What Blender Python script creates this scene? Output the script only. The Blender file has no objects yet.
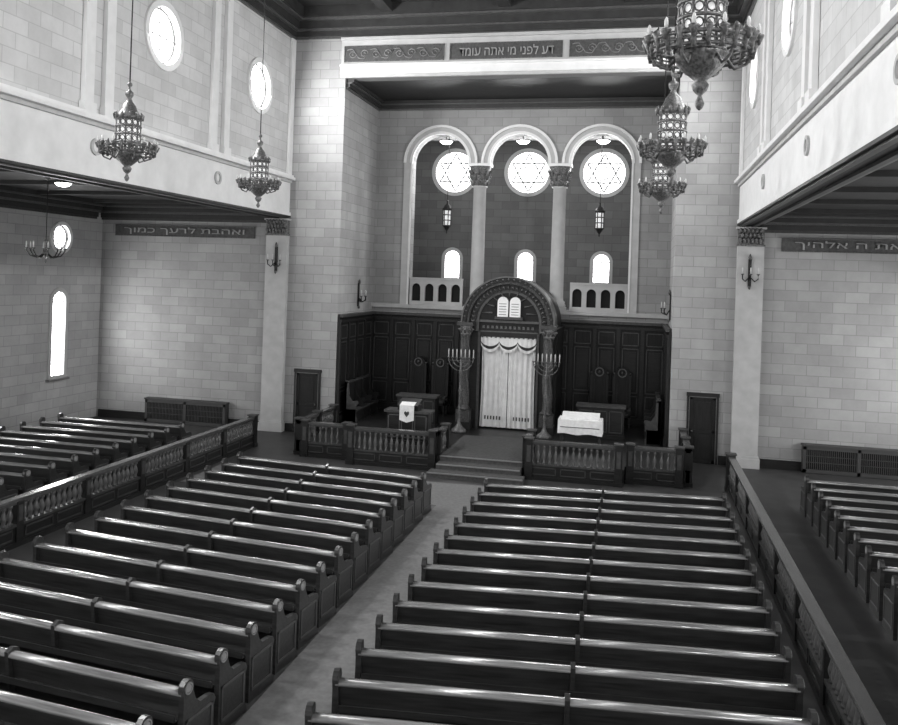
import bpy, math, random
from mathutils import Vector, Matrix
from mathutils.geometry import tessellate_polygon
import bmesh
random.seed(3)
scene=bpy.context.scene
pi=math.pi
# ---------------------------------------------------------------- materials
def newmat(name):
    m=bpy.data.materials.new(name);m.use_nodes=True
    nt=m.node_tree;b=nt.nodes['Principled BSDF'];return m,nt,b
def g3(v): return (v,v,v,1)
def mat(name,grey,rough=.6,metal=0,var=.0,scale=8,spec=.5,stretch=None,bump=0,coat=0):
    m,nt,b=newmat(name)
    b.inputs['Roughness'].default_value=rough;b.inputs['Metallic'].default_value=metal
    b.inputs['Specular IOR Level'].default_value=spec
    b.inputs['Coat Weight'].default_value=coat;b.inputs['Coat Roughness'].default_value=.22
    b.inputs['Base Color'].default_value=g3(grey)
    if var>0:
        tc=nt.nodes.new('ShaderNodeTexCoord');mp=nt.nodes.new('ShaderNodeMapping')
        nz=nt.nodes.new('ShaderNodeTexNoise');cr=nt.nodes.new('ShaderNodeValToRGB')
        nz.inputs['Scale'].default_value=scale;nz.inputs['Detail'].default_value=5
        if stretch: mp.inputs['Scale'].default_value=stretch
        nt.links.new(tc.outputs['Object'],mp.inputs[0]);nt.links.new(mp.outputs[0],nz.inputs['Vector'])
        nt.links.new(nz.outputs['Fac'],cr.inputs[0]);nt.links.new(cr.outputs[0],b.inputs['Base Color'])
        cr.color_ramp.elements[0].position=.3;cr.color_ramp.elements[1].position=.7
        cr.color_ramp.elements[0].color=g3(grey*(1-var));cr.color_ramp.elements[1].color=g3(grey*(1+var))
        if bump:
            bp=nt.nodes.new('ShaderNodeBump');bp.inputs['Strength'].default_value=bump;bp.inputs['Distance'].default_value=.02
            nt.links.new(nz.outputs['Fac'],bp.inputs['Height']);nt.links.new(bp.outputs[0],b.inputs['Normal'])
    return m
def stone(name,axis,grey,contrast=.10,bw=.72,bh=.34,mort=.74):
    m,nt,b=newmat(name)
    b.inputs['Roughness'].default_value=.9;b.inputs['Specular IOR Level'].default_value=.12
    tc=nt.nodes.new('ShaderNodeTexCoord');sp=nt.nodes.new('ShaderNodeSeparateXYZ');cb=nt.nodes.new('ShaderNodeCombineXYZ')
    nt.links.new(tc.outputs['Object'],sp.inputs[0])
    nt.links.new(sp.outputs['X' if axis=='x' else 'Y'],cb.inputs['X']);nt.links.new(sp.outputs['Z'],cb.inputs['Y'])
    br=nt.nodes.new('ShaderNodeTexBrick')
    br.inputs['Scale'].default_value=1;br.inputs['Brick Width'].default_value=bw;br.inputs['Row Height'].default_value=bh
    br.inputs['Mortar Size'].default_value=.013;br.inputs['Mortar Smooth'].default_value=.4
    br.inputs['Color1'].default_value=g3(grey*(1+contrast));br.inputs['Color2'].default_value=g3(grey*(1-contrast));br.inputs['Mortar'].default_value=g3(grey*mort)
    nt.links.new(cb.outputs[0],br.inputs['Vector'])
    nz=nt.nodes.new('ShaderNodeTexNoise');nz.inputs['Scale'].default_value=.6;nz.inputs['Detail'].default_value=10;nz.inputs['Roughness'].default_value=.7
    nt.links.new(tc.outputs['Object'],nz.inputs['Vector'])
    mr=nt.nodes.new('ShaderNodeMapRange');mr.inputs['From Min'].default_value=.3;mr.inputs['From Max'].default_value=.7;mr.inputs['To Min'].default_value=.86;mr.inputs['To Max'].default_value=1.12
    nt.links.new(nz.outputs['Fac'],mr.inputs['Value'])
    mx=nt.nodes.new('ShaderNodeVectorMath');mx.operation='SCALE'
    nt.links.new(br.outputs['Color'],mx.inputs[0]);nt.links.new(mr.outputs[0],mx.inputs['Scale'])
    nt.links.new(mx.outputs[0],b.inputs['Base Color'])
    bp=nt.nodes.new('ShaderNodeBump');bp.inputs['Strength'].default_value=.12;bp.inputs['Distance'].default_value=.008;bp.invert=True
    nt.links.new(br.outputs['Fac'],bp.inputs['Height']);nt.links.new(bp.outputs[0],b.inputs['Normal'])
    return m
def emis(name,strength,var=0,scale=6):
    m,nt,b=newmat(name)
    b.inputs['Base Color'].default_value=g3(.6);b.inputs['Emission Color'].default_value=g3(1);b.inputs['Emission Strength'].default_value=strength
    if var:
        tc=nt.nodes.new('ShaderNodeTexCoord');v=nt.nodes.new('ShaderNodeTexVoronoi');v.inputs['Scale'].default_value=scale
        mr=nt.nodes.new('ShaderNodeMapRange');mr.inputs['To Min'].default_value=strength*(1-var);mr.inputs['To Max'].default_value=strength*(1+var)
        nt.links.new(tc.outputs['Object'],v.inputs['Vector']);nt.links.new(v.outputs['Color'],mr.inputs['Value']);nt.links.new(mr.outputs[0],b.inputs['Emission Strength'])
    return m
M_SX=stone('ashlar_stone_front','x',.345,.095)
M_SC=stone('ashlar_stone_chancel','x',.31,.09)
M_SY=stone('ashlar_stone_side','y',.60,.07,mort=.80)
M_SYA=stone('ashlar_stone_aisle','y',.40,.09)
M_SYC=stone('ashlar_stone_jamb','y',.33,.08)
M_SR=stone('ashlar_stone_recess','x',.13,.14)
M_TRIM=mat('pale_limestone',.76,.75,var=.05,scale=3,spec=.2)
M_TRIM2=mat('grey_limestone',.47,.75,var=.08,scale=3,spec=.2)
M_WOOD=mat('dark_walnut',.014,.40,var=.35,scale=5,stretch=(.6,6,6),spec=.35)
M_PEW=mat('polished_pew_oak',.034,.30,var=.4,scale=4,stretch=(.5,7,7),spec=.5,coat=.35)
M_GLARE=mat('glare_pew_rail_oak',.20,.22,var=.4,scale=3,stretch=(.5,5,5),spec=.7,coat=1)  # lighter oak on the cap rails, window glare painted into the colour
M_SEAT=mat('pew_seat_oak',.075,.26,var=.3,scale=3,stretch=(.5,5,5),spec=.6,coat=.6)
M_PANEL=mat('panelling_oak',.011,.5,var=.4,scale=4,stretch=(5,5,.5),spec=.3)
M_WOODL=mat('carved_wood_lighter',.045,.4,var=.3,scale=10)  # lighter wood tone for mouldings and carved parts
M_GILT=mat('aged_gilt',.12,.42,.4,var=.6,scale=30,bump=.4)
M_ARK=mat('carved_ark_ornament',.050,.4,.2,var=.7,scale=26,bump=.8)
M_CAP=mat('gilded_capital',.13,.6,.0,var=.7,scale=22,bump=.8)
M_IRON=mat('wrought_iron',.03,.45,.6,var=.4,scale=30)
M_FLOOR=mat('floor_dark_cork',.048,.5,var=.25,scale=2)
M_CARP=mat('aisle_carpet',.19,.85,var=.12,scale=12,spec=.2)
M_CARPD=mat('bimah_carpet',.085,.85,var=.2,scale=12,spec=.2)
M_CEIL=mat('dark_coffered_timber',.025,.6,var=.3,scale=4)
M_CLOTH=mat('white_damask',.80,.8,var=.08,scale=12,spec=.2)
M_CURT=mat('cream_ark_curtain',.74,.8,var=.08,scale=5,spec=.2)
M_BLACK=mat('shade_black',.008,.9)  # flat black painted in for the shade inside openings
M_GRILLE=mat('painted_grille',.045,.5)
M_MARBLE=mat('tablet_marble',.85,.5,var=.05,scale=8)
M_LETTER=mat('gilt_letter',.32,.5)
M_MEDAL=mat('pew_end_medallion',.24,.4)
M_BAND=mat('inscription_band',.065,.7,var=.3,scale=12)
M_CANDLE=mat('ivory_candle',.6,.5)
M_GLASS=emis('daylit_window_glass',9)
M_ROSE=emis('leaded_rose_glass',3.6,.5,7)
M_LANT=emis('lantern_glass',.5,.6,14)
M_LAMP=emis('lamp_globe',10)
M_FRAME=mat('window_frame_paint',.42,.6)
M_LEAD=mat('tracery_lead',.16,.6)
M_RAILB=mat('turned_baluster_wood',.09,.3,var=.2,scale=10)
# ---------------------------------------------------------------- mesh builder
class MB:
    def __init__(s): s.v=[];s.f=[];s.m=[];s.sm=[];s.mats=[];s.M=Matrix.Identity(4)
    def mi(s,m):
        if m not in s.mats: s.mats.append(m)
        return s.mats.index(m)
    def add(s,vs,fs,m,smooth=False):
        o=len(s.v);s.v+= [tuple(s.M@Vector(p)) for p in vs];k=s.mi(m)
        for f in fs: s.f.append([i+o for i in f]);s.m.append(k);s.sm.append(smooth)
    def box(s,x0,x1,y0,y1,z0,z1,m):
        vs=[(x,y,z) for x in (x0,x1) for y in (y0,y1) for z in (z0,z1)]
        s.add(vs,[(0,1,3,2),(4,6,7,5),(0,4,5,1),(2,3,7,6),(0,2,6,4),(1,5,7,3)],m)
    def lathe(s,prof,c,m,seg=16,twist=0,lobes=0,amp=0,smooth=True):
        vs=[];n=len(prof)
        for r,z in prof:
            for k in range(seg):
                a=2*pi*k/seg;rr=r*(1+amp*math.cos(lobes*a+twist*z)) if lobes else r
                vs.append((c[0]+rr*math.cos(a),c[1]+rr*math.sin(a),c[2]+z))
        fs=[(i*seg+k,i*seg+(k+1)%seg,(i+1)*seg+(k+1)%seg,(i+1)*seg+k) for i in range(n-1) for k in range(seg)]
        fs.append(tuple(range(seg))[::-1]);fs.append(tuple((n-1)*seg+k for k in range(seg)))
        s.add(vs,fs,m,smooth)
    def tube(s,pts,r,m,seg=6,closed=False):
        pts=[Vector(p) for p in pts];n=len(pts);vs=[]
        for i,p in enumerate(pts):
            if closed: t=pts[(i+1)%n]-pts[i-1]
            else: t=pts[min(i+1,n-1)]-pts[max(i-1,0)]
            t.normalize();a=Vector((0,0,1)) if abs(t.z)<.9 else Vector((1,0,0))
            u=t.cross(a).normalized();w=t.cross(u)
            rr=r[i] if isinstance(r,(list,tuple)) else r
            for k in range(seg):
                q=2*pi*k/seg;vs.append(tuple(p+u*rr*math.cos(q)+w*rr*math.sin(q)))
        fs=[];N=n if closed else n-1
        for i in range(N):
            j=(i+1)%n
            for k in range(seg): fs.append((i*seg+k,i*seg+(k+1)%seg,j*seg+(k+1)%seg,j*seg+k))
        if not closed: fs+= [tuple(range(seg)),tuple((n-1)*seg+k for k in range(seg))]
        s.add(vs,fs,m,True)
    def plate(s,loops,w0,w1,plane,m):
        def P(u,v,w): return (u,w,v) if plane=='xz' else ((w,u,v) if plane=='yz' else (u,v,w))
        flat=[p for L in loops for p in L];n=len(flat)
        tris=tessellate_polygon([[Vector((p[0],p[1],0)) for p in L] for L in loops])
        vs=[P(p[0],p[1],w0) for p in flat]+[P(p[0],p[1],w1) for p in flat]
        fs=[tuple(t) for t in tris]+[tuple(i+n for i in t[::-1]) for t in tris]
        o=0
        for L in loops:
            k=len(L)
            for i in range(k):
                j=(i+1)%k;fs.append((o+i,o+j,o+j+n,o+i+n))
            o+=k
        s.add(vs,fs,m)
    def sphere(s,c,r,m,seg=10,sz=1):
        s.lathe([(max(r*math.sin(pi*i/8),.0005),-r*sz*math.cos(pi*i/8)) for i in range(9)],c,m,seg)
    def mesh(s,name):
        me=bpy.data.meshes.new(name);me.from_pydata(s.v,[],s.f)
        for m in s.mats: me.materials.append(m)
        me.polygons.foreach_set('material_index',s.m);me.polygons.foreach_set('use_smooth',s.sm)
        bm=bmesh.new();bm.from_mesh(me);bmesh.ops.recalc_face_normals(bm,faces=bm.faces);bm.to_mesh(me);bm.free();me.update()
        return me
    def obj(s,name,loc=(0,0,0),rz=0):
        return place(s.mesh(name),name,loc,rz)
def place(me,name,loc=(0,0,0),rz=0):
    o=bpy.data.objects.new(name,me);scene.collection.objects.link(o);o.location=loc;o.rotation_euler=(0,0,rz);return o
def rect(x0,x1,z0,z1): return [(x0,z0),(x1,z0),(x1,z1),(x0,z1)]
def circ(cx,cz,r,n=32): return [(cx+r*math.cos(2*pi*i/n),cz+r*math.sin(2*pi*i/n)) for i in range(n)]
def arc(cx,cz,r,a0,a1,n=20): return [(cx+r*math.cos(a0+(a1-a0)*i/n),cz+r*math.sin(a0+(a1-a0)*i/n)) for i in range(n+1)]
def archshape(cx,z0,w,zs,n=16):
    return [(cx-w,z0),(cx+w,z0)]+arc(cx,zs,w,0,pi,n)
# ---------------------------------------------------------------- dims
YB=-34; XO=15.6; XN=7.91; ZC=15.4; ZS=8.3
# floor
b=MB();b.box(-XO-.3,XO+.3,YB,8,-.2,0,M_FLOOR);b.obj('floor')
b=MB();b.box(-.12,1.22,-30,-5.6,.0,.012,M_CARP);b.box(-7.3,7.2,-8.0,-5.62,.0,.010,M_CARP);b.obj('aisle_carpet')
# front wall
b=MB();X=5.87
b.plate([[(-XO,0),(-X,0),(-X,12.92),(X,12.92),(X,0),(XO,0),(XO,ZC),(-XO,ZC)]],0,.5,'xz',M_SX);b.obj('wall_front')
for sgn,nm in ((-1,'wall_chancel_left'),(1,'wall_chancel_right')):
    b=MB();x0,x1=sorted((sgn*X,sgn*(X+.4)));b.box(x0,x1,.5,7.1,0,12.92,M_SYC);b.obj(nm)
# arcade wall
ri=1.15;a=3.19;zsp=10.43
hole=[(-a-ri,4.7)]+arc(-a,zsp,ri,pi,0,20)+arc(0,zsp,ri,pi,0,20)+arc(a,zsp,ri,pi,0,20)+[(a+ri,4.7)]
b=MB();b.plate([rect(-X,X,0,12.92),hole],4.06,4.55,'xz',M_SC);b.obj('wall_back')
b=MB()
for c in (-a,0,a):
    for r0,r1,y0,m in ((1.15,1.26,3.97,M_TRIM),(1.26,1.42,4.01,M_TRIM2),(1.42,1.52,3.95,M_TRIM)):
        b.plate([arc(c,zsp,r1,0,pi,24)+arc(c,zsp,r0,pi,0,24)],y0,4.06,'xz',m)
for sx in (-1,1):
    x0,x1=sorted((sx*(a+1.15),sx*(a+1.5)))
    b.box(x0,x1,4.0,4.06,4.7,zsp,M_TRIM2);x0,x1=sorted((sx*(a+1.15),sx*(a+1.22)));b.box(x0,x1,3.97,4.06,4.7,zsp,M_TRIM)
b.box(-X,X,3.93,4.06,4.55,4.7,M_TRIM2)
b.obj('trim_1')
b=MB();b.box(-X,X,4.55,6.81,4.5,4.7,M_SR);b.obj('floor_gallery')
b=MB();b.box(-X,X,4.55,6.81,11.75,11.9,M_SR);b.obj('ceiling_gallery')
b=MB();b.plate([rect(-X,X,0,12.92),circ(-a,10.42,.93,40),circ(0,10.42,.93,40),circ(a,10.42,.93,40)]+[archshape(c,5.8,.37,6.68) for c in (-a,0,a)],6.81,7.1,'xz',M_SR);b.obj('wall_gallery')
def column(name,x,y,z0,z1,ch):
    b=MB();r=.27;zc=z1-ch
    b.box(-.38,.38,-.38,.38,z0,z0+.12,M_TRIM2)
    b.lathe([(.36,z0+.12),(.38,z0+.2),(.33,z0+.26),(.35,z0+.32),(.28,z0+.38),(r,z0+.5),(r*.93,zc-.06),(.31,zc-.04),(.31,zc)],(0,0,0),M_TRIM2,24)
    b.lathe([(.27,zc),(.30,zc+.15),(.33,zc+.3),(.35,zc+.45),(.44,zc+ch-.12)],(0,0,0),M_CAP,16)
    for lv,(zz,rr) in enumerate(((zc+.12,.33),(zc+.36,.38),(zc+.56,.42))):
        for k in range(8):
            t=2*pi*(k+.5*lv)/8;b.tube([(rr*.8*math.cos(t),rr*.8*math.sin(t),zz-.12),(rr*math.cos(t),rr*math.sin(t),zz),(rr*1.15*math.cos(t),rr*1.15*math.sin(t),zz+.08),(rr*1.2*math.cos(t),rr*1.2*math.sin(t),zz+.03)],[.05,.06,.045,.02],M_CAP,5)
    b.box(-.46,.46,-.3,.25,z1-.12,z1,M_TRIM)
    b.obj(name,(x,y,0))
for c in (-a/2,a/2): column('stone_column',c,4.32,4.7,zsp,.9)
def bal(x0,x1,nm):
    b=MB();n=4;w=(x1-x0);p=w/n
    holes=[archshape(x0+p*(i+.5),4.85,p*.33,5.38,10) for i in range(n)]
    b.plate([rect(x0,x1,4.7,5.72)]+holes,4.12,4.24,'xz',M_TRIM2)
    b.box(x0,x1,4.08,4.28,5.72,5.8,M_TRIM2)
    b.box(x0,x1,4.26,4.28,4.7,5.7,M_BLACK)  # black sheet behind the arches, painted as their shade
    b.obj(nm)
bal(-a-ri+.01,-a+ri-.1,'stone_balustrade');bal(a-ri+.1,a+ri-.01,'stone_balustrade')
def rose(x,z,y,k):
    b=MB();r=.93
    b.plate([circ(x,z,r+.1,40),circ(x,z,r-.06,40)],y-.06,y+.05,'xz',M_FRAME)
    b.plate([circ(x,z,r,40)],y+.14,y+.16,'xz',M_ROSE)
    b.tube([(x+(r-.16)*math.cos(t*pi/16),y+.1,z+(r-.16)*math.sin(t*pi/16)) for t in range(32)],.014,M_LEAD,5,True)
    R=r-.12
    for s0 in (pi/2,-pi/2):
        pts=[(x+R*math.cos(s0+i*2*pi/3),y+.1,z+R*math.sin(s0+i*2*pi/3)) for i in range(3)]
        for i in range(3): b.tube([pts[i],pts[(i+1)%3]],.026,M_LEAD,5)
    b.tube([(x+.26*math.cos(t*pi/10),y+.1,z+.26*math.sin(t*pi/10)) for t in range(20)],.022,M_LEAD,5,True)
    for i in range(6):
        t=i*pi/3
        b.tube([(x+.26*math.cos(t),y+.1,z+.26*math.sin(t)),(x+r*math.cos(t),y+.1,z+r*math.sin(t))],.013,M_LEAD,5)
        t+=pi/6;cx,cz=x+.54*math.cos(t),z+.54*math.sin(t)
        b.tube([(cx+.11*math.cos(q*pi/6),y+.1,cz+.11*math.sin(q*pi/6)) for q in range(12)],.012,M_LEAD,4,True)
    b.obj('window_%d'%k)
def archwin(x,z0,w,zs,y,k,plane='xz',sgn=1,glass=None):
    b=MB();g=glass or M_GLASS
    o=archshape(x,z0-.06,w+.1,zs);i_=archshape(x,z0+.04,w-.05,zs)
    b.plate([o,i_],y-.05*sgn,y+.06*sgn,plane,M_FRAME)
    b.plate([archshape(x,z0,w,zs)],y+.15*sgn,y+.17*sgn,plane,g)
    def P(u,v): return (u,y+.1*sgn,v) if plane=='xz' else (y+.1*sgn,u,v)
    b.tube([P(x-w,zs),P(x+w,zs)],.022,M_LEAD,4)
    b.tube([P(x,z0),P(x,zs+w)],.015,M_LEAD,4)
    zz=z0+.45
    while zz<zs-.2: b.tube([P(x-w,zz),P(x+w,zz)],.012,M_LEAD,4);zz+=.45
    if plane=='yz':
        q=sorted((y-.14*sgn,y+.0*sgn));b.box(q[0],q[1],x-w-.16,x+w+.16,z0-.14,z0-.06,M_LEAD)
    b.obj('window_%d'%k)
def roundwin(yc,z,r,x,sgn,k,ring=.13):
    b=MB()
    b.plate([circ(yc,z,r+ring,36),circ(yc,z,r-.04,36)],x-.07*sgn,x+.04*sgn,'yz',M_TRIM)
    b.plate([circ(yc,z,r,36)],x+.17*sgn,x+.19*sgn,'yz',M_GLASS)
    for t in (0,pi/2): b.tube([(x+.12*sgn,yc+r*math.cos(t),z+r*math.sin(t)),(x+.12*sgn,yc-r*math.cos(t),z-r*math.sin(t))],.02,M_LEAD,4)
    b.tube([(x+.12*sgn,yc+r*.45*math.cos(t*pi/8),z+r*.45*math.sin(t*pi/8)) for t in range(16)],.02,M_LEAD,4,True)
    b.tube([(x+.12*sgn,yc+r*.9*math.cos(t*pi/16),z+r*.9*math.sin(t*pi/16)) for t in range(32)],.035,M_LEAD,4,True)
    b.obj('window_%d'%k)
k=1
for c in (-a,0,a): rose(c,10.42,6.85,k);k+=1
for c in (-a,0,a): archwin(c,5.8,.37,6.68,6.85,k);k+=1
WY=[-2.75,-8.6,-14.5,-20.4,-26.3]
AY=[-2.4,-8.2,-14.1,-20.0,-25.9]  # only the first left bay is in view; the rest are added for light
t=2
for sgn,nm in ((-1,'left'),(1,'right')):
    xi=sgn*XN;xo=sgn*(XN+.45)
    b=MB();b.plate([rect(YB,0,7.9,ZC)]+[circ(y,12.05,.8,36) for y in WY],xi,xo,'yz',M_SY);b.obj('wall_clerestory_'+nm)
    for y in WY: roundwin(y,12.05,.8,xi,sgn,k);k+=1
    b=MB()
    def bx(p0,p1,y0,y1,z0,z1,m=M_TRIM):
        q=sorted((sgn*p0,sgn*p1));b.box(q[0],q[1],y0,y1,z0,z1,m)
    bx(XN-.10,XN-.01,YB,-.01,7.9,8.02);bx(XN-.05,XN-.01,YB,-.01,8.02,9.1)
    bx(XN-.12,XN-.01,YB,-.01,9.1,9.2,M_TRIM2);bx(XN-.24,XN-.01,YB,-.01,9.2,9.30);bx(XN-.18,XN-.01,YB,-.01,9.3,9.38)
    bx(XN-.10,XN+.45,YB,-.01,7.84,7.9,M_CEIL);bx(XN-.02,XN+.1,YB,-.01,7.80,7.84,M_WOODL);bx(XN+.35,XN+.46,YB,-.01,7.78,7.84,M_WOODL)
    for yc in (-5.5,-11.4,-17.4,-23.3):
        for d in (-.38,.38):
            bx(XN-.12,XN-.01,yc+d-.17,yc+d+.17,9.38,14.35);bx(XN-.17,XN-.01,yc+d-.22,yc+d+.22,9.38,9.6)
        c0=circ(yc,8.62,.2,20);c1=circ(yc,8.62,.13,20)
        b.plate([c0,c1],sgn*(XN-.1),sgn*(XN-.05),'yz',M_TRIM2)
    bx(XN-.10,XN-.01,-.34,-.01,9.38,14.35)
    b.obj('trim_%d'%t);t+=1
    xw=sgn*XO
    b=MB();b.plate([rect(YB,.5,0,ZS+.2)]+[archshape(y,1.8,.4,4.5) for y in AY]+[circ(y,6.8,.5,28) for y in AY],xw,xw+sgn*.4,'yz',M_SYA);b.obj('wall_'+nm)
    for y in AY:
        archwin(y,1.8,.4,4.5,xw,k,'yz',sgn);k+=1
        roundwin(y,6.8,.5,xw,sgn,k,.08);k+=1
    b=MB();q=sorted((sgn*(XN+.45),sgn*XO));b.box(q[0],q[1],YB,0,ZS,ZS+.2,M_CEIL)
    for yb in range(0,12): b.box(q[0],q[1],-1.2-yb*2.95-.12,-1.2-yb*2.95+.12,ZS-.12,ZS,M_CEIL)
    b.obj('ceiling_aisle_'+nm)
    b=MB()
    for i,(z0,z1,d,m) in enumerate(((7.62,7.70,.08,M_WOODL),(7.70,7.88,.14,M_CEIL),(7.88,7.95,.24,M_RAILB),(7.95,8.1,.3,M_CEIL),(8.1,8.15,.42,M_RAILB),(8.15,8.3,.45,M_CEIL))):
        b.box(q[0],q[1],-d,-.005,z0,z1,m)
        r=sorted((sgn*(XO-d),sgn*(XO-.01)));b.box(r[0],r[1],YB,-.46,z0,z1,m)
        if i>1: r=sorted((sgn*(XN+.46),sgn*(XN+.46+d)));b.box(r[0],r[1],YB,-.46,z0,z1,m)
    b.obj('trim_%d'%t);t+=1
    b=MB();q=sorted((sgn*7.83,sgn*8.65))
    b.box(q[0],q[1],-.22,-.005,.35,7.2,M_TRIM2);b.box(q[0]-.06,q[1]+.06,-.3,-.005,0,.3,M_TRIM2);b.box(q[0]-.03,q[1]+.03,-.26,-.005,.3,.38,M_TRIM2)
    b.box(q[0]+.01,q[1]-.01,-.25,-.005,7.2,7.72,M_CAP);b.box(q[0]-.05,q[1]+.05,-.32,-.005,7.72,7.78,M_TRIM2);b.box(q[0]-.02,q[1]+.02,-.27,-.005,7.16,7.22,M_CAP)
    for lv in range(3):
        for i in range(6):
            xx=q[0]+.07+(i+.5*(lv%2))*(q[1]-q[0]-.14)/5.5;zz=7.26+lv*.16
            b.tube([(xx,-.25,zz),(xx,-.30,zz+.08),(xx,-.36,zz+.13),(xx,-.37,zz+.09)],[.05,.06,.045,.02],M_CAP,5)
    b.obj('corner_pilaster')
b=MB();b.box(-XN,XN,YB,0,ZC,ZC+.2,M_CEIL)
for i in range(9): b.box(-XN,XN,-3.6*i-3.9,-3.6*i-3.4,ZC-.35,ZC,M_CEIL)
for x in (-4.2,0,4.2): b.box(x-.2,x+.2,YB,0,ZC-.3,ZC,M_CEIL)
b.obj('ceiling')
b=MB()
prof=((14.36,14.44,.10,M_RAILB),(14.44,14.62,.16,M_CEIL),(14.62,14.68,.28,M_RAILB),(14.68,14.95,.34,M_CEIL),(14.95,15.02,.52,M_RAILB),(15.02,15.4,.6,M_CEIL))
for z0,z1,d,m in prof:
    b.box(-XN+d,XN-d,-d,-.01,z0,z1,m)
    b.box(-XN+.01,-XN+d,YB,-.01,z0,z1,m);b.box(XN-d,XN-.01,YB,-.01,z0,z1,m)
b.obj('trim_%d'%t);t+=1
b=MB();b.box(-X,X,.5,4.06,12.92,13.1,M_CEIL);b.obj('ceiling_chancel')
b=MB()
for z0,z1,d,m in ((12.55,12.62,.08,M_RAILB),(12.62,12.75,.14,M_CEIL),(12.75,12.80,.22,M_RAILB),(12.80,12.91,.3,M_CEIL)):
    b.box(-X+.01,X-.01,4.05-d,4.05,z0,z1,m);b.box(-X+.01,-X+d,.1,4.05-d,z0,z1,m);b.box(X-d,X-.01,.1,4.05-d,z0,z1,m)
b.obj('trim_%d'%t);t+=1
# inscription beam
b=MB()
b.box(-6.02,6.02,-.10,-.005,12.92,13.02,M_TRIM2);b.box(-6.02,6.02,-.16,-.005,13.02,13.30,M_TRIM);b.box(-6.02,6.02,-.22,-.005,13.30,13.38,M_TRIM)
b.box(-6.02,6.02,-.08,-.005,13.38,14.25,M_TRIM2);b.box(-6.02,6.02,-.18,-.005,14.25,14.36,M_TRIM2)
for x0,x1 in ((-5.9,-2.2),(-2.0,1.95),(2.18,5.9)):
    b.box(x0,x1,-.10,-.005,13.48,14.05,M_BAND)
    for (u0,u1,v0,v1) in ((x0,x1,13.48,13.51),(x0,x1,14.02,14.05),(x0,x0+.03,13.48,14.05),(x1-.03,x1,13.48,14.05)): b.box(u0,u1,-.12,-.1,v0,v1,M_GILT)
for x0,x1 in ((-5.9,-2.2),(2.18,5.9)):
    n=8;p=(x1-x0-.2)/n
    for i in range(n):
        cx=x0+.1+p*(i+.5);f=1 if i%2 else -1
        b.tube([(cx+.16*(1-q/14)*math.cos(q*.75)*1.0,-.115,13.765+f*.16*(1-q/14)*math.sin(q*.75)) for q in range(12)],.016,M_MEDAL,4)
        b.tube([(cx-p/2,-.115,13.765-f*.14),(cx-p/4,-.115,13.765-f*.17),(cx,-.115,13.765-f*.17),(cx+p/2,-.115,13.765+f*.14)],.015,M_MEDAL,4)
b.obj('inscription_beam')
def text(s,xc,zc,size,y,width,nm):
    cu=bpy.data.curves.new(nm,'FONT');cu.body=s[::-1];cu.size=size;cu.extrude=.012;cu.align_x='CENTER';cu.align_y='CENTER'
    o=bpy.data.objects.new(nm+'_tmp',cu);scene.collection.objects.link(o)
    bpy.context.view_layer.update()
    me=bpy.data.meshes.new_from_object(o.evaluated_get(bpy.context.evaluated_depsgraph_get()))
    bpy.data.objects.remove(o)
    if len(me.vertices)==0: return
    xs=[v.co.x for v in me.vertices];ys=[v.co.y for v in me.vertices]
    sx=width/(max(xs)-min(xs));cy=(max(ys)+min(ys))/2;cx=(max(xs)+min(xs))/2
    sz=size/(max(ys)-min(ys))
    for v in me.vertices: v.co=Vector(((v.co.x-cx)*sx+xc,-v.co.z+y,(v.co.y-cy)*sz+zc))
    me.materials.clear();me.materials.append(M_LETTER);place(me,nm)
text('דע לפני מי אתה עומד',0,13.77,.34,-.115,3.3,'hebrew_inscription')
for s,str_ in ((-1,'ואהבת לרעך כמוך'),(1,'ואהבת את ה אלהיך')):
    b=MB();x0,x1=sorted((s*9.2,s*15.0));b.box(x0,x1,-.05,-.005,7.03,7.46,M_BAND)
    for v in (7.03,7.44): b.box(x0,x1,-.07,-.05,v,v+.02,M_GILT)
    b.obj('inscription_panel')
    text(str_,s*12.1 if s<0 else 12.1,7.245,.30,-.07,5.0,'hebrew_inscription')
for i,s in enumerate((-1,1)):
    b=MB();xc=s*6.92;w=.42
    b.box(xc-w-.08,xc-w,-.09,-.005,0,2.28,M_WOOD);b.box(xc+w,xc+w+.08,-.09,-.005,0,2.28,M_WOOD);b.box(xc-w-.1,xc+w+.1,-.1,-.005,2.2,2.32,M_WOOD)
    b.box(xc-w,xc+w,-.04,-.005,.01,2.2,M_PANEL)
    for u in (xc-w+.02,xc+w-.1): b.box(u,u+.08,-.06,-.04,.02,2.2,M_PANEL)
    for v in (.02,1.0,2.1): b.box(xc-w+.02,xc+w-.02,-.06,-.04,v,v+.09,M_PANEL)
    for v0,v1 in ((.2,.95),(1.16,2.02)):
        b.box(xc-.24,xc+.24,-.055,-.04,v0,v1,M_PANEL)
    for (c0,c1,d0,d1) in ((xc-w-.02,xc+w+.02,2.17,2.2),(xc-w-.02,xc-w+.005,0,2.2),(xc+w-.005,xc+w+.02,0,2.2)): b.box(c0,c1,-.1,-.06,d0,d1,M_RAILB)
    b.sphere((xc-s*.33,-.09,1.05),.03,M_GILT);b.obj('door_%d'%(i+1))
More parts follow.
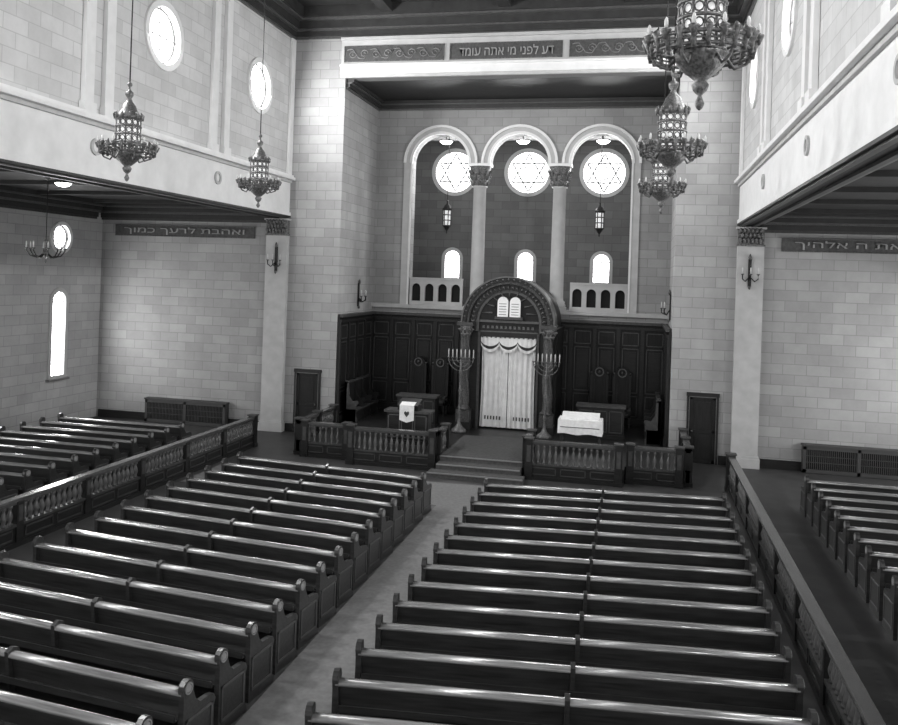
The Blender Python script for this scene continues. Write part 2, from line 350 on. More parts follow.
for s in (-1,1):
    b=MB();x0,x1=sorted((s*10.0,s*13.3));y=-.34
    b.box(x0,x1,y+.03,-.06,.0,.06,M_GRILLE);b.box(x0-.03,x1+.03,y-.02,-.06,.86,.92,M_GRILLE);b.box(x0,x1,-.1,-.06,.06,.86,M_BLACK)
    for u in (x0,x1-.1,(x0+x1)/2-.05): b.box(u,u+.1,y,-.06,.0,.86,M_GRILLE)
    b.box(x0,x1,y,y+.03,.02,.14,M_GRILLE);b.box(x0,x1,y,y+.03,.76,.86,M_GRILLE)
    xx=x0+.13
    while xx<x1-.1: b.box(xx,xx+.022,y+.01,y+.03,.14,.76,M_GRILLE);xx+=.06
    for z in (.35,.55): b.box(x0,x1,y+.012,y+.028,z,z+.02,M_GRILLE)
    b.obj('radiator_cover')
for s,nm in ((-1,'left'),(1,'right')):
    b=MB();q=sorted((s*8.75,s*15.5));b.box(q[0],q[1],-.05,-.005,0,.3,M_WOOD)
    q=sorted((s*5.95,s*6.38));b.box(q[0],q[1],-.05,-.005,0,.3,M_WOOD)
    q=sorted((s*7.46,s*7.75));b.box(q[0],q[1],-.05,-.005,0,.3,M_WOOD);b.obj('baseboard_'+nm)
# ---------------------------------------------------------------- bimah platform
ZF=.45
b=MB();b.box(-5.6,5.6,-.0,3.85,0,ZF,M_WOOD);b.box(-5.6,6.15,-3.6,0,0,ZF,M_WOOD);b.box(-3.9,-.95,-4.1,-3.6,0,ZF,M_WOOD);b.box(1.55,4.5,-4.1,-3.6,0,ZF,M_WOOD)
b.box(-.95,1.55,-4.1,-3.6,0,ZF+.01,M_CARPD);b.box(-.92,1.52,-3.6,-.6,ZF-.02,ZF+.01,M_CARPD)
b.box(-.95,1.55,-4.6,-4.1,0,.3,M_CARPD);b.box(-1.1,1.7,-5.1,-4.6,0,.15,M_CARPD)
for z,y,e in ((.15,-5.1,.15),(.3,-4.6,0),(.45,-4.1,0)): b.box(-.95-e,1.55+e,y-.03,y+.0,z-.03,z+.006,M_MEDAL)
b.obj('bimah_platform')
def railing(L,h0,nm,loc,rz,postgap=2.4,ztop=1.0,caps=True):
    b=MB()
    b.box(0,L,-.09,.09,0,.10,M_WOOD);b.box(0,L,-.05,.05,.10,h0,M_WOOD);b.box(0,L,-.08,.08,h0,h0+.05,M_WOODL)
    b.box(0,L,-.07,.07,ztop-.12,ztop-.06,M_WOODL);b.box(0,L,-.10,.10,ztop-.06,ztop,M_SEAT)
    n=max(1,round(L/postgap));g=L/n
    zb,zt=h0+.05,ztop-.12;H=zt-zb
    for i in range(n+1):
        x=min(max(i*g,.11),L-.11)
        if caps or i in (0,n):
            b.box(x-.11,x+.11,-.12,.12,0,ztop+.03,M_WOOD);b.box(x-.14,x+.14,-.15,.15,ztop+.03,ztop+.07,M_WOODL);b.box(x-.13,x+.13,-.14,.14,0,.12,M_WOOD)
        else:
            b.box(x-.10,x+.10,-.085,.085,0,ztop-.06,M_WOOD)
        for s in (-1,1): b.box(x-.06,x+.06,s*(.12 if caps else .085)-.008,s*(.12 if caps else .085)+.008,h0+.1,ztop-.15,M_WOODL)
    for i in range(n):
        x0=i*g+.12;x1=(i+1)*g-.12;m=max(1,int((x1-x0)/.17));p=(x1-x0)/m
        for s in (-1,1):
            np_=max(1,round((x1-x0)/.9));pp=(x1-x0)/np_
            for j in range(np_):
                u0=x0+j*pp+.06;u1=x0+(j+1)*pp-.06
                for (c0,c1,d0,d1) in ((u0,u1,.15,.18),(u0,u1,h0-.08,h0-.05),(u0,u0+.03,.15,h0-.05),(u1-.03,u1,.15,h0-.05)): 
                    q=sorted((s*.05,s*.065));b.box(c0,c1,q[0],q[1],d0,d1,M_WOODL)
        for j in range(m):
            x=x0+p*(j+.5)
            b.lathe([(.045,0),(.045,H*.08),(.028,H*.14),(.055,H*.35),(.058,H*.45),(.03,H*.7),(.026,H*.8),(.045,H*.86),(.045,H)],(x,0,zb),M_RAILB,8)
    b.obj(nm,loc,rz)
railing(22,.42,'aisle_railing',(-7.6,-24.9,0),pi/2,2.2,1.0,False);railing(21.4,.42,'aisle_railing',(7.47,-24.9,0),pi/2,2.2,1.0,False)
railing(1.6,.42,'bimah_railing',(-5.55,-3.72,0),0,1.6,1.1);railing(2.8,.42,'bimah_railing',(-3.85,-4.22,0),0,2.8,1.15)
railing(2.8,.42,'bimah_railing',(1.65,-4.22,0),0,2.8,1.15);railing(1.6,.42,'bimah_railing',(4.55,-3.72,0),0,1.6,1.1)
railing(1.3,.42,'bimah_railing',(-1.06,-4.08,0),pi/2,1.3,1.15);railing(1.3,.42,'bimah_railing',(1.66,-4.08,0),pi/2,1.3,1.15)
railing(3.3,.42,'bimah_railing',(-5.75,-3.6,0),pi/2,1.65,1.1);railing(3.3,.42,'bimah_railing',(6.3,-3.6,0),pi/2,1.65,1.1)
# ---------------------------------------------------------------- wainscot
def wains(b,u0,u1,y,plane,sgn,z0,z1,n):
    def bx(a0,a1,d0,d1,c0,c1,m):
        if plane=='xz': b.box(a0,a1,y-d1,y-d0,c0,c1,m)
        else:
            q=sorted((y+sgn*d0,y+sgn*d1));b.box(q[0],q[1],a0,a1,c0,c1,m)
    bx(u0,u1,.01,.08,z0,z1,M_PANEL);bx(u0,u1,.08,.16,z0,z0+.25,M_WOOD);bx(u0,u1,.08,.2,z1-.10,z1,M_WOODL);bx(u0,u1,.08,.15,z1-.3,z1-.2,M_WOOD)
    p=(u1-u0)/n
    for i in range(n+1):
        u=u0+i*p;bx(max(u-.07,u0),min(u+.07,u1),.08,.13,z0+.25,z1-.3,M_WOOD)
    rows=[(z0+.3,z0+1.1),(z0+1.2,z0+2.9),(z0+3.0,z1-.4)]
    for i in range(n):
        for r0,r1 in rows:
            a0=u0+i*p+.14;a1=u0+(i+1)*p-.14
            for (c0,c1,d0,d1) in ((a0,a1,r0,r0+.035),(a0,a1,r1-.035,r1),(a0,a0+.035,r0,r1),(a1-.035,a1,r0,r1)): bx(c0,c1,.08,.105,d0,d1,M_WOODL)
            if r1-r0>1: bx(a0+.1,a1-.1,.08,.10,r0+.12,r1-.12,M_WOOD)
b=MB()
wains(b,-5.86,5.86,4.05,'xz',1,ZF,4.36,13)
wains(b,.02,3.84,-5.86,'yz',1,ZF,4.36,4);wains(b,.02,3.84,5.86,'yz',-1,ZF,4.36,4)
b.obj('chancel_panelling')
# ---------------------------------------------------------------- ark
b=MB();cx=.27;yf=.55
b.box(cx-1.7,cx+1.7,yf+.8,3.8,ZF,4.1,M_PANEL)
b.plate([archshape(cx,4.1,1.6,4.25,20)],yf+.35,3.8,'xz',M_PANEL)
for r0,r1,y0,m in ((1.08,1.18,.30,M_RAILB),(1.18,1.40,.18,M_WOOD),(1.40,1.50,.05,M_ARK),(1.50,1.62,-.03,M_WOOD),(1.62,1.67,-.08,M_RAILB)):
    b.plate([[(cx+r1,3.95)]+arc(cx,4.27,r1,0,pi,30)+[(cx-r1,3.95),(cx-r0,3.95)]+arc(cx,4.27,r0,pi,0,30)+[(cx+r0,3.95)]],yf+y0,yf+.9,'xz',m)
for i in range(25):
    t=pi*i/24;b.sphere((cx+1.56*math.cos(t),yf-.04,4.27+1.56*math.sin(t)),.035,M_RAILB,6)
    t=pi*(i+.5)/25
    b.tube([(cx+1.22*math.cos(t),yf+.17,4.27+1.22*math.sin(t)),(cx+1.29*math.cos(t+.03),yf+.13,4.27+1.29*math.sin(t+.03)),(cx+1.37*math.cos(t-.02),yf+.17,4.27+1.37*math.sin(t-.02))],[.02,.035,.012],M_GILT,5)
for s in (-1,1):
    for u0,u1,y0,m in ((1.02,1.10,.3,M_WOODL),(1.10,1.5,.4,M_WOOD)):
        q=sorted((cx+s*u0,cx+s*u1));b.box(q[0],q[1],yf+y0,yf+.9,ZF,3.95,m)
    xc=cx+s*1.48
    b.box(xc-.27,xc+.27,yf-.25,yf+.3,ZF,ZF+.3,M_WOOD);b.box(xc-.24,xc+.24,yf-.22,yf+.27,ZF+.3,ZF+.7,M_ARK)
    prof=[(.2,.7),(.22,.75),(.17,.8)]+[(.155,.85+.06*i) for i in range(42)]+[(.19,3.38)]
    b.lathe(prof,(xc,yf,ZF),M_ARK,18,twist=5,lobes=3,amp=.22)
    b.lathe([(.16,3.36),(.2,3.42),(.17,3.46),(.19,3.56),(.24,3.68),(.22,3.7)],(xc,yf,ZF),M_CAP,12)
    for k_ in range(8):
        tt=2*pi*k_/8;b.tube([(xc+.17*math.cos(tt),yf+.17*math.sin(tt),ZF+3.45),(xc+.24*math.cos(tt),yf+.24*math.sin(tt),ZF+3.58),(xc+.29*math.cos(tt),yf+.29*math.sin(tt),ZF+3.56)],[.04,.045,.02],M_CAP,5)
    b.box(xc-.28,xc+.28,yf-.25,yf+.3,ZF+3.7,ZF+3.82,M_WOODL)
b.box(cx-1.06,cx+1.06,yf+.32,yf+.6,3.78,3.95,M_WOOD);b.box(cx-1.06,cx+1.06,yf+.3,yf+.6,4.28,4.36,M_RAILB);b.box(cx-1.06,cx+1.06,yf+.36,yf+.6,3.95,4.28,M_WOOD)
b.box(cx-1.04,cx+1.04,yf+.3,yf+.36,3.93,3.97,M_RAILB)
for i in range(12): b.box(cx-.95+i*.16,cx-.87+i*.16,yf+.33,yf+.37,4.06,4.16,M_GILT)
for s in (-1,1):
    u=cx+s*.22
    b.plate([archshape(u,4.5,.19,5.02,10)],yf+.20,yf+.3,'xz',M_MARBLE)
    for r in range(5): b.box(u-.13,u+.13,yf+.19,yf+.2,4.57+r*.095,4.59+r*.095,M_RAILB)
b.box(cx-.5,cx+.5,yf+.18,yf+.35,4.40,4.5,M_WOODL)
for i in range(9):
    t=pi*(i+.5)/9;b.tube([(cx+.62*math.cos(t),yf+.3,4.5+.9*math.sin(t)*.8),(cx+1.0*math.cos(t),yf+.3,4.45+1.0*math.sin(t))],[.03,.012],M_GILT,5)
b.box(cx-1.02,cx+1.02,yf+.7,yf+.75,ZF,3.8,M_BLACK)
b.obj('torah_ark')
# curtain
b=MB();nz,nx=24,90
for half in (-1,1):
    vs=[];fs=[]
    for j in range(nz+1):
        for i in range(nx+1):
            u=i/nx;v=j/nz;x=cx+half*(.012+u*.97);z=ZF+.06+v*3.2
            pin=1-.03*math.sin(pi*v)
            vs.append((cx+(x-cx)*pin,yf+.5+(.022+.012*math.sin(u*9+half))*math.sin(u*pi*11+.9*math.sin(u*5)+.3*math.sin(v*3)),z))
    for j in range(nz):
        for i in range(nx): fs.append((j*(nx+1)+i,j*(nx+1)+i+1,(j+1)*(nx+1)+i+1,(j+1)*(nx+1)+i))
    o=len(b.v);b.add(vs,[f for n_,f in enumerate(fs) if (n_//nx)!=2],M_CURT,True)
    k0=b.mi(M_WOODL);k1=b.mi(M_CURT)
    for n_,f in enumerate(fs):
        if (n_//nx)==2: b.f.append([i+o for i in f]);b.m.append(k0 if (15<(n_%nx)<75 and (n_//5)%2==0) else k1);b.sm.append(True)
n=90;vs=[];fs=[]
for i in range(n+1):
    u=i/n;x=cx-1.0+2*u
    d=.18+.22*abs(math.sin(u*pi*3))**.6
    yy=yf+.38+.015*math.sin(u*pi*24)
    for z in (3.76,3.76-d*.85,3.76-d*1.12,3.76-d*1.25-.05): vs.append((x,yy,z))
for i in range(n):
    for j in range(3): fs.append((i*4+j,(i+1)*4+j,(i+1)*4+j+1,i*4+j+1))
o=len(b.v);b.add(vs,[f for q,f in enumerate(fs) if q%3!=1],M_CURT,True);kk=b.mi(M_WOOD)
for q,f in enumerate(fs):
    if q%3==1: b.f.append([z+o for z in f]);b.m.append(kk);b.sm.append(True)
b.tube([(cx-1.0,yf+.4,3.74),(cx+1.0,yf+.4,3.74)],.02,M_GILT,8)
b.obj('ark_curtain')
def menorah(x,y):
    b=MB();z=ZF
    b.lathe([(.26,0.0),(.26,.1),(.18,.16),(.10,.24),(.05,.35),(.035,.6),(.06,.7),(.03,.8),(.03,1.35),(.065,1.45),(.03,1.55),(.028,2.0),(.06,2.08),(.025,2.2),(.02,2.62)],(x,y,z),M_GILT,12)
    for r in (.16,.3,.44):
        b.tube([(x+r*math.cos(t*pi/12+pi),y,z+2.58+r*1.0*math.sin(t*pi/12+pi)) for t in range(13)],.018,M_GILT,6)
    for i in range(-3,4):
        u=x+i*.147
        b.lathe([(.02,2.56),(.05,2.6),(.05,2.62),(.018,2.62)],(u,y,z),M_GILT,8);b.lathe([(.018,2.62),(.018,2.86),(.004,2.9)],(u,y,z),M_CANDLE,6)
    b.tube([(x-.46,y,z+2.5),(x+.46,y,z+2.5)],.01,M_GILT,5)
    b.obj('menorah')
menorah(-1.22,-.15);menorah(1.76,-.15)
# lectern with cloth
b=MB();x,y,z=-2.35,-2.6,ZF
b.box(x-.75,x+.75,y-.3,y+.3,z,z+.12,M_WOOD);b.box(x-.68,x+.68,y-.25,y+.25,z+.12,z+1.0,M_WOOD);b.box(x-.76,x+.76,y-.32,y+.32,z+1.0,z+1.07,M_WOODL)
for i in range(3):
    u0=x-.64+i*.44
    for (c0,c1,d0,d1) in ((u0,u0+.4,.2,.23),(u0,u0+.4,.9,.93),(u0,u0+.03,.2,.93),(u0+.37,u0+.4,.2,.93)): b.box(c0,c1,y-.27,y-.25,z+d0,z+d1,M_RAILB)
b.box(x-.34,x+.34,y-.2,y+.25,z+1.07,z+1.22,M_WOOD)
b.add([(x-.34,y-.28,z+1.2),(x+.34,y-.28,z+1.2),(x+.34,y+.28,z+1.36),(x-.34,y+.28,z+1.36),(x-.34,y-.28,z+1.24),(x+.34,y-.28,z+1.24),(x+.34,y+.28,z+1.4),(x-.34,y+.28,z+1.4)],[(0,1,2,3),(4,5,6,7),(0,1,5,4),(1,2,6,5),(2,3,7,6),(3,0,4,7)],M_WOOD)
b.add([(x-.24,y-.345,z+.78),(x+.24,y-.345,z+.78),(x+.24,y-.345,z+1.25),(x-.24,y-.345,z+1.25),(x+.24,y-.05,z+1.33),(x-.24,y-.05,z+1.33),(x,y-.345,z+.70)],[(0,6,1,2,3),(3,2,4,5)],M_CLOTH)
b.plate([[(x+.0,z+.88),(x+.08,z+.98),(x+.08,z+1.04),(x+.04,z+1.07),(x,z+1.03),(x-.04,z+1.07),(x-.08,z+1.04),(x-.08,z+.98)]],y-.36,y-.347,'xz',M_WOODL)
b.obj('lectern')
# reading table with white cloth
b=MB();x,y=3.05,-1.3;z=ZF
for sx in (-.6,.6):
    for sy in (-.3,.3): b.lathe([(.05,0),(.05,.2),(.03,.25),(.05,.5),(.04,.85)],(x+sx,y+sy,z),M_WOOD,8)
b.box(x-.66,x+.66,y-.36,y+.36,z+.85,z+.92,M_WOOD)
vs=[];per=[]
for i in range(16): per.append((x-.7+1.4*i/16,y-.4))
for i in range(16): per.append((x+.7,y-.4+.8*i/16))
for i in range(16): per.append((x+.7-1.4*i/16,y+.4))
for i in range(16): per.append((x-.7,y+.4-.8*i/16))
for i,(u,v) in enumerate(per): vs.append((u,v,z+.95))
for i,(u,v) in enumerate(per):
    s=1+.02*math.sin(i*1.9);vs.append((x+(u-x)*s*1.01,y+(v-y)*s*1.04,z+.5+.02*math.sin(i*.7)))
fs=[tuple(range(64))]+[(i,(i+1)%64,64+(i+1)%64,64+i) for i in range(64)]
b.add(vs,fs,M_CLOTH)
b.add([(x-.6,y-.3,z+1.0),(x+.6,y-.3,z+1.0),(x+.6,y+.3,z+1.12),(x-.6,y+.3,z+1.12),(x-.6,y-.3,z+.95),(x+.6,y-.3,z+.95),(x+.6,y+.3,z+.95),(x-.6,y+.3,z+.95)],[(0,1,2,3),(4,5,6,7),(0,1,5,4),(1,2,6,5),(2,3,7,6),(3,0,4,7)],M_CLOTH)
b.tube([(x-.62,y-.43,z+.72),(x+.62,y-.43,z+.72)],.012,M_WOODL,5)
b.obj('reading_table')
def desk(x,y,w,nm):
    b=MB();z=ZF
    b.box(x-w,x+w,y-.28,y+.28,z,z+1.05,M_WOOD);b.box(x-w-.05,x+w+.05,y-.33,y+.33,z+1.05,z+1.12,M_WOODL);b.box(x-w-.03,x+w+.03,y-.31,y+.31,z,z+.12,M_WOOD)
    n=3
    for i in range(n):
        u0=x-w+.06+i*(2*w-.06)/n;u1=u0+(2*w-.06)/n-.06
        for (c0,c1,d0,d1) in ((u0,u1,.2,.23),(u0,u1,.92,.95),(u0,u0+.03,.2,.95),(u1-.03,u1,.2,.95)): b.box(c0,c1,y-.3,y-.28,z+d0,z+d1,M_WOODL)
    b.obj(nm)
desk(3.6,1.0,.8,'pulpit_desk');desk(-2.9,.6,.7,'pulpit_desk')
def chair(x,y,rz=0,h=2.2):
    b=MB()
    for sx in (-.3,.3):
        b.box(sx-.035,sx+.035,-.3,-.23,0,.68,M_WOOD);b.box(sx-.04,sx+.04,.23,.31,0,h-.3,M_WOOD);b.box(sx-.045,sx+.045,-.32,.25,.66,.72,M_WOODL);b.sphere((sx,.27,h-.24),.06,M_WOODL,8)
    b.box(-.33,.33,-.3,.28,.40,.5,M_WOOD);b.box(-.28,.28,-.28,.22,.5,.55,M_WOODL);b.box(-.27,.27,.24,.30,.55,h-.45,M_PANEL)
    b.plate([archshape(0,h-.45,.3,h-.3,12)],.24,.3,'xz',M_PANEL)
    b.plate([circ(0,h-.2,.17,20),circ(0,h-.2,.13,20)],.2,.25,'xz',M_GILT);b.sphere((0,.22,h-.2),.06,M_GILT,8)
    for sx in (-.2,.17): b.box(sx,sx+.03,.22,.24,.6,h-.5,M_WOOD)
    b.obj('throne_chair',(x,y,ZF),rz)
for x in (-3.7,-2.8,3.4,4.25): chair(x,3.3)
for s in (-1,1):
    b=MB();xw=s*5.6
    def bx(p0,p1,y0,y1,z0,z1,m):
        q=sorted((xw-s*p0,xw-s*p1));b.box(q[0],q[1],y0,y1,ZF+z0,ZF+z1,m)
    bx(0,.08,.3,2.9,0,1.4,M_WOOD);bx(0,.14,.3,2.9,1.4,1.46,M_WOODL);bx(.08,.5,.3,2.9,.4,.46,M_WOODL);bx(.08,.44,.3,2.9,0,.4,M_WOOD)
    for yy in (.3,1.15,2.0,2.85):
        q=[(xw-s*u,ZF+v) for u,v in ((0,0),(.5,0),(.5,.12),(.45,.2),(.46,.6),(.54,.7),(.5,.78),(.3,.76),(.18,.95),(.16,1.35),(.1,1.5),(0,1.5))]
        b.plate([q],yy,yy+.05,'xz',M_WOODL if yy<1 else M_WOOD)
    b.obj('choir_stall')
# ---------------------------------------------------------------- fixtures
def chandelier_mesh(zt,nm):
    b=MB()
    R=.5
    b.lathe([(.004,-.62),(.03,-.6),(.05,-.55),(.03,-.5),(.02,-.47),(.07,-.42),(.09,-.36),(.06,-.32),(.12,-.27),(.2,-.2),(.26,-.12),(.27,-.06),(.22,-.02)],(0,0,0),M_GILT,16)
    for rr,zz,w in ((R,-.06,.02),(R+.03,.05,.022),(R+.01,-.01,.012)):
        b.tube([(rr*math.cos(q*pi/20),rr*math.sin(q*pi/20),zz) for q in range(40)],w,M_GILT,5,True)
    n=24
    for i in range(n):
        t=2*pi*i/n;c,s=math.cos(t),math.sin(t)
        b.tube([(R*c,R*s,-.10),((R+.02)*c,(R+.02)*s,.0),((R+.05)*c,(R+.05)*s,.1),((R+.02)*c,(R+.02)*s,.15)],[.03,.026,.045,.01],M_GILT,5)
    for i in range(12):
        t=2*pi*(i+.5)/12;c,s=math.cos(t),math.sin(t)
        b.lathe([(.015,-.02),(.05,.06),(.055,.08),(.02,.08)],((R+.05)*c,(R+.05)*s,.02),M_GILT,8)
        b.lathe([(.02,.08),(.02,.16),(.012,.19),(.003,.2)],((R+.05)*c,(R+.05)*s,.02),M_CANDLE,6)
    for i in range(6):
        t=2*pi*i/6;c,s=math.cos(t),math.sin(t)
        b.tube([(.24*c,.24*s,-.08),(.33*c,.33*s,-.2),(.45*c,.45*s,-.15),(R*c,R*s,-.05)],.018,M_GILT,5)
        b.tube([(.24*c,.24*s,.0),(.36*c,.36*s,.06),(R*c,R*s,.03)],.014,M_GILT,5)
    b.lathe([(.22,-.02),(.22,.60)],(0,0,0),M_LANT,12)
    for zz in (-.02,.14,.3,.46,.60): b.tube([(.235*math.cos(q*pi/12),.235*math.sin(q*pi/12),zz) for q in range(24)],.022,M_GILT,5,True)
    for i in range(12):
        t=2*pi*i/12;c,s=math.cos(t),math.sin(t);b.tube([(.23*c,.23*s,-.02),(.23*c,.23*s,.64)],.015,M_GILT,4)
        t2=t+pi/12
        for zz in (.06,.22,.38,.53):
            b.tube([((.232)*math.cos(t2+.04*math.cos(q*pi/4)/.2),(.232)*math.sin(t2+.04*math.cos(q*pi/4)/.2),zz+.05*math.sin(q*pi/4)) for q in range(8)],.01,M_GILT,4,True)
    for i in range(12):
        t=2*pi*(i+.5)/12;c,s=math.cos(t),math.sin(t);b.tube([(.25*c,.25*s,.60),(.275*c,.275*s,.70),(.25*c,.25*s,.74)],[.03,.025,.006],M_GILT,5)
    b.lathe([(.26,.60),(.26,.66),(.2,.72),(.15,.82),(.13,.88),(.07,.95),(.04,1.02),(.08,1.08),(.08,1.14),(.03,1.18),(.02,1.24),(.05,1.28),(.05,1.31),(.015,1.35)],(0,0,0),M_GILT,16)
    b.tube([(0,0,1.3),(0,0,zt)],.014,M_IRON,5)
    b.lathe([(.02,zt-.1),(.12,zt-.03),(.13,zt+.0)],(0,0,0),M_GILT,12)
    return b.mesh(nm)
cm=chandelier_mesh(15.39-8.12,'chandelier');cm2=chandelier_mesh(15.39-8.22,'chandelier')
for y in (-8.2,-14.1): 
    for s in (-1,1): place(cm,'chandelier',(s*5.2,y,8.12),random.random())
for s in (-1,1): place(cm2,'chandelier',(s*5.27,-20.0,8.22),random.random())
def lantern(x,y,z,zt):
    b=MB()
    b.lathe([(.15,-.3),(.15,.3)],(0,0,0),M_LANT,6,smooth=False)
    for i in range(6):
        t=2*pi*i/6;b.tube([(.16*math.cos(t),.16*math.sin(t),-.34),(.16*math.cos(t),.16*math.sin(t),.34)],.022,M_IRON,4)
    for zz in (-.32,-.1,.12,.32): b.lathe([(.15,zz-.02),(.19,zz-.02),(.19,zz+.02),(.15,zz+.02)],(0,0,0),M_IRON,6,smooth=False)
    b.lathe([(.23,.34),(.17,.42),(.14,.5),(.05,.58),(.03,.66),(.05,.7),(.01,.74)],(0,0,0),M_IRON,10)
    b.lathe([(.004,-.66),(.03,-.6),(.02,-.55),(.07,-.48),(.15,-.36),(.2,-.34)],(0,0,0),M_IRON,10)
    b.tube([(0,0,.7),(0,0,zt-z)],.016,M_IRON,5);b.obj('hanging_lantern',(x,y,z))
for x in (-a+.1,a-.05): lantern(x,5.1,8.3,11.75)
def candelabrum(x,y,z,zt):
    b=MB();b.tube([(0,0,.3),(0,0,zt-z)],.014,M_IRON,5)
    b.lathe([(.004,-.35),(.04,-.3),(.02,-.22),(.08,-.12),(.09,-.05),(.04,.02),(.03,.2),(.06,.28),(.02,.34)],(0,0,0),M_GILT,12)
    for i in range(8):
        t=2*pi*i/8;c,s=math.cos(t),math.sin(t)
        b.tube([(.06*c,.06*s,-.08),(.2*c,.2*s,-.2),(.4*c,.4*s,-.14),(.5*c,.5*s,.0),(.5*c,.5*s,.05)],.018,M_IRON,5)
        b.lathe([(.02,.03),(.06,.07),(.02,.08)],(.5*c,.5*s,0),M_GILT,8);b.lathe([(.02,.08),(.02,.22),(.004,.27)],(.5*c,.5*s,0),M_CANDLE,6)
    b.lathe([(.02,zt-z-.1),(.1,zt-z)],(0,0,0),M_GILT,10)
    b.obj('candelabrum_pendant',(x,y,z))
candelabrum(-11.75,-8.05,6.2,8.29);candelabrum(11.75,-8.05,6.2,8.29)
def sconce(x,y,z,rz,s=1.0):
    b=MB()
    b.box(-.05,.05,-.05,0,-.45,.45,M_IRON)
    b.lathe([(.005,-.55),(.05,-.48),(.03,-.42)],(0,-.055,0),M_GILT,8);b.lathe([(.03,.42),(.06,.5),(.005,.62)],(0,-.055,0),M_GILT,8)
    for sx in (-1,0,1):
        ex=sx*.24;ey=-.22-.1*(sx==0)
        b.tube([(0,-.05,-.12),(ex*.6,-.15,-.28),(ex,ey,-.2),(ex,ey,-.06)],.02,M_IRON,5)
        b.lathe([(.02,-.08),(.065,-.04),(.02,-.03)],(ex,ey,0),M_GILT,8);b.lathe([(.02,-.03),(.02,.14),(.004,.18)],(ex,ey,0),M_CANDLE,6)
    b.obj('candle_sconce',(x,y,z),rz)
sconce(-8.22,-.225,6.3,0);sconce(8.22,-.225,6.3,0)
sconce(-5.865,2.2,5.05,pi/2);sconce(5.865,1.6,5.05,-pi/2)
def lampo(x,y,z,r,nm,nt=None):
    b=MB();b.lathe([(.005,-r*.5),(r*.6,-r*.4),(r,-r*.1),(r,0)],(0,0,0),M_LAMP,16);b.lathe([(r*1.1,0),(r*1.1,.04)],(0,0,0),M_IRON,16)
    if nt: b.tube([(0,0,.03),(0,0,nt-z)],.02,M_IRON,6)
    b.obj(nm,(x,y,z))
for x in (-a,0,a): lampo(x,4.95,11.45,.26,'ceiling_lamp_glow',11.75)
lampo(-11.75,-7.4,8.2,.22,'ceiling_lamp_glow',8.3)  # emissive disc added for the candelabrum's glow spot on the soffit
# ---------------------------------------------------------------- pews
def pew_mesh(L,nm,div=True):
    b=MB();h=L/2
    b.box(-h+.03,h-.03,-.02,.36,.40,.44,M_SEAT)
    y0,z0,y1,z1=-.06,.10,-.2,.9
    b.add([(-h,y0,z0),(h,y0,z0),(h,y1,z1),(-h,y1,z1),(-h,y0-.03,z0),(h,y0-.03,z0),(h,y1-.03,z1),(-h,y1-.03,z1)],[(0,1,2,3),(4,5,6,7),(0,1,5,4),(1,2,6,5),(2,3,7,6),(3,0,4,7)],M_PEW)
    sec=[(-.275,.885),(-.285,.905),(-.275,.93),(-.24,.945),(-.18,.948),(-.145,.937),(-.135,.91),(-.16,.885)]
    n=len(sec);vs=[(-h,p,q) for p,q in sec]+[(h,p,q) for p,q in sec]
    b.add(vs,[(i,(i+1)%n,n+(i+1)%n,n+i) for i in range(n)]+[tuple(range(n)),tuple(range(n,2*n))],M_GLARE,True)
    b.box(-h+.05,h-.05,-.31,-.17,.60,.62,M_SEAT);b.box(-h+.05,h-.05,-.32,-.305,.60,.68,M_PEW)
    prof=[(-.27,0),(.38,0),(.38,.08),(.34,.12),(.34,.52),(.37,.60),(.33,.67),(.24,.69),(.05,.70),(-.04,.78),(-.09,.90)]+[(-.19+.10*math.cos(t),.97+.09*math.sin(t)) for t in (0,.5,1,1.57,2.1,2.7,3.3)]+[(-.27,.85)]
    for x0,x1 in [(-h-.035,-h+.035),(h-.035,h+.035)]:
        b.plate([prof],x0,x1,'yz',M_PEW)
        s=1 if x0>0 else -1;xx=x1 if s>0 else x0
        q=sorted((xx,xx+s*.012))
        for (c0,c1,d0,d1) in ((-.22,.30,.14,.17),(-.22,.30,.56,.59),(-.22,-.19,.14,.59),(.27,.30,.14,.59)): b.box(q[0],q[1],c0,c1,d0,d1,M_RAILB)
        b.plate([circ(-.19,.96,.045,12)],q[0],q[1],'yz',M_MEDAL)
        b.plate([circ(-.19,.96,.07,12),circ(-.19,.96,.055,12)],q[0],q[1]+0.004*s,'yz',M_MEDAL)
    if div:
        b.plate([[(-.24,.40),(.30,.40),(.31,.62),(.05,.66),(-.08,.86),(-.12,.97),(-.2,1.0),(-.29,.96)]],-.03,.03,'yz',M_PEW)
    return b.mesh(nm)
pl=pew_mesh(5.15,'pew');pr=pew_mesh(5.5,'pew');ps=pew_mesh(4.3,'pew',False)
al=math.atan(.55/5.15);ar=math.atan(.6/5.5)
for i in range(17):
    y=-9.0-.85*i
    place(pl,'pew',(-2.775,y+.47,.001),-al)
    place(pr,'pew',(4.05,y+.40,.001),ar)
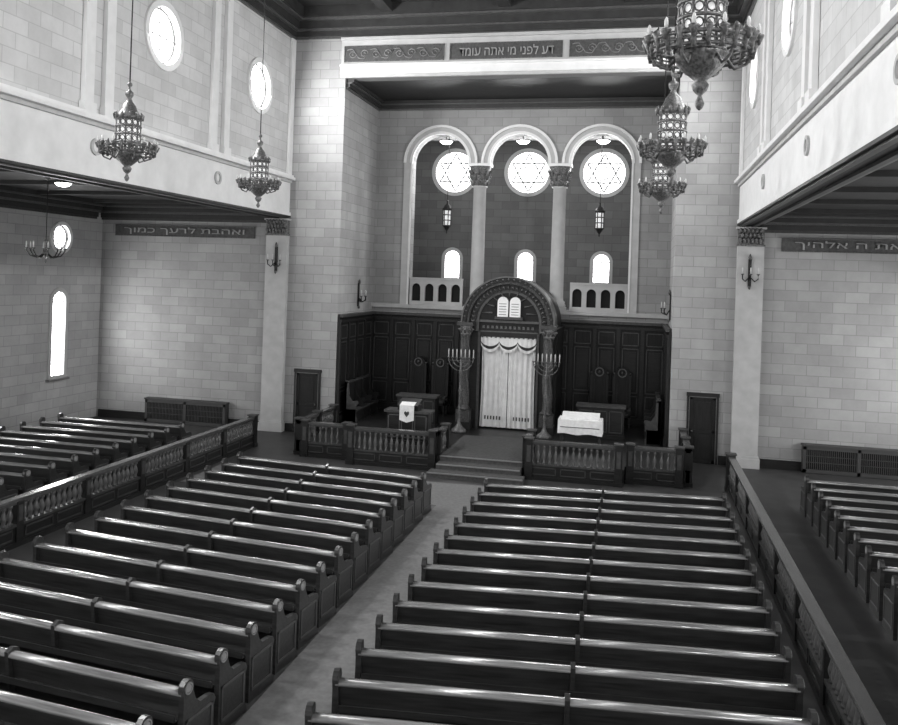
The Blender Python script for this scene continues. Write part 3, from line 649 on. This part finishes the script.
for i in range(18):
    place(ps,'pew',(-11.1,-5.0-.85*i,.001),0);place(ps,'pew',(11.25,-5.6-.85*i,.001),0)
# ---------------------------------------------------------------- lights
w=bpy.data.worlds.new('World');scene.world=w;w.use_nodes=True
w.node_tree.nodes['Background'].inputs[0].default_value=(1,1,1,1);w.node_tree.nodes['Background'].inputs[1].default_value=1.15
def area(nm,loc,rot,sx,sy,e,shape='RECTANGLE'):
    l=bpy.data.lights.new(nm,'AREA');l.shape=shape;l.size=sx;l.size_y=sy;l.energy=e
    o=bpy.data.objects.new(nm,l);o.location=loc;o.rotation_euler=rot;scene.collection.objects.link(o)
for y in WY:
    area('clerestory_daylight',(-XN+.1,y,12.05),(0,-pi/2+.2,0),1.5,1.5,560,'DISK')
    area('clerestory_daylight',(XN-.1,y,12.05),(0,pi/2-.2,0),1.5,1.5,260,'DISK')
for y in AY:  # lamps added at the unseen aisle windows as well as the seen one
    area('aisle_daylight',(-XO+.1,y,3.4),(0,-pi/2,0),2.6,.8,170)
    area('aisle_daylight',(XO-.1,y,3.4),(0,pi/2,0),2.6,.8,220)
for x in (-a,0,a):
    area('rose_daylight',(x,6.7,10.42),(-pi/2,0,0),1.6,1.6,240,'DISK')
# ---------------------------------------------------------------- camera
f=843.2513;psi=.2208;th=.001;rho=.0335;s=-85.01
c_,s_=math.cos(psi),math.sin(psi);ct,st=math.cos(th),math.sin(th)
r0=Vector((c_,s_,0));fw=Vector((-s_*ct,c_*ct,st));up=Vector((s_*st,-c_*st,ct))
R=math.cos(rho)*r0+math.sin(rho)*up;U=-math.sin(rho)*r0+math.cos(rho)*up
cam=bpy.data.cameras.new('Camera');co=bpy.data.objects.new('Camera',cam);scene.collection.objects.link(co)
m=Matrix((R,U,-fw)).transposed().to_4x4();m.translation=Vector((4.7204,-28.9438,5.8016));co.matrix_world=m
cam.sensor_width=36;cam.sensor_fit='HORIZONTAL';cam.lens=f/898*36;cam.shift_y=s/898;cam.clip_start=.1;cam.clip_end=200
scene.camera=co
scene.view_settings.view_transform='Standard'
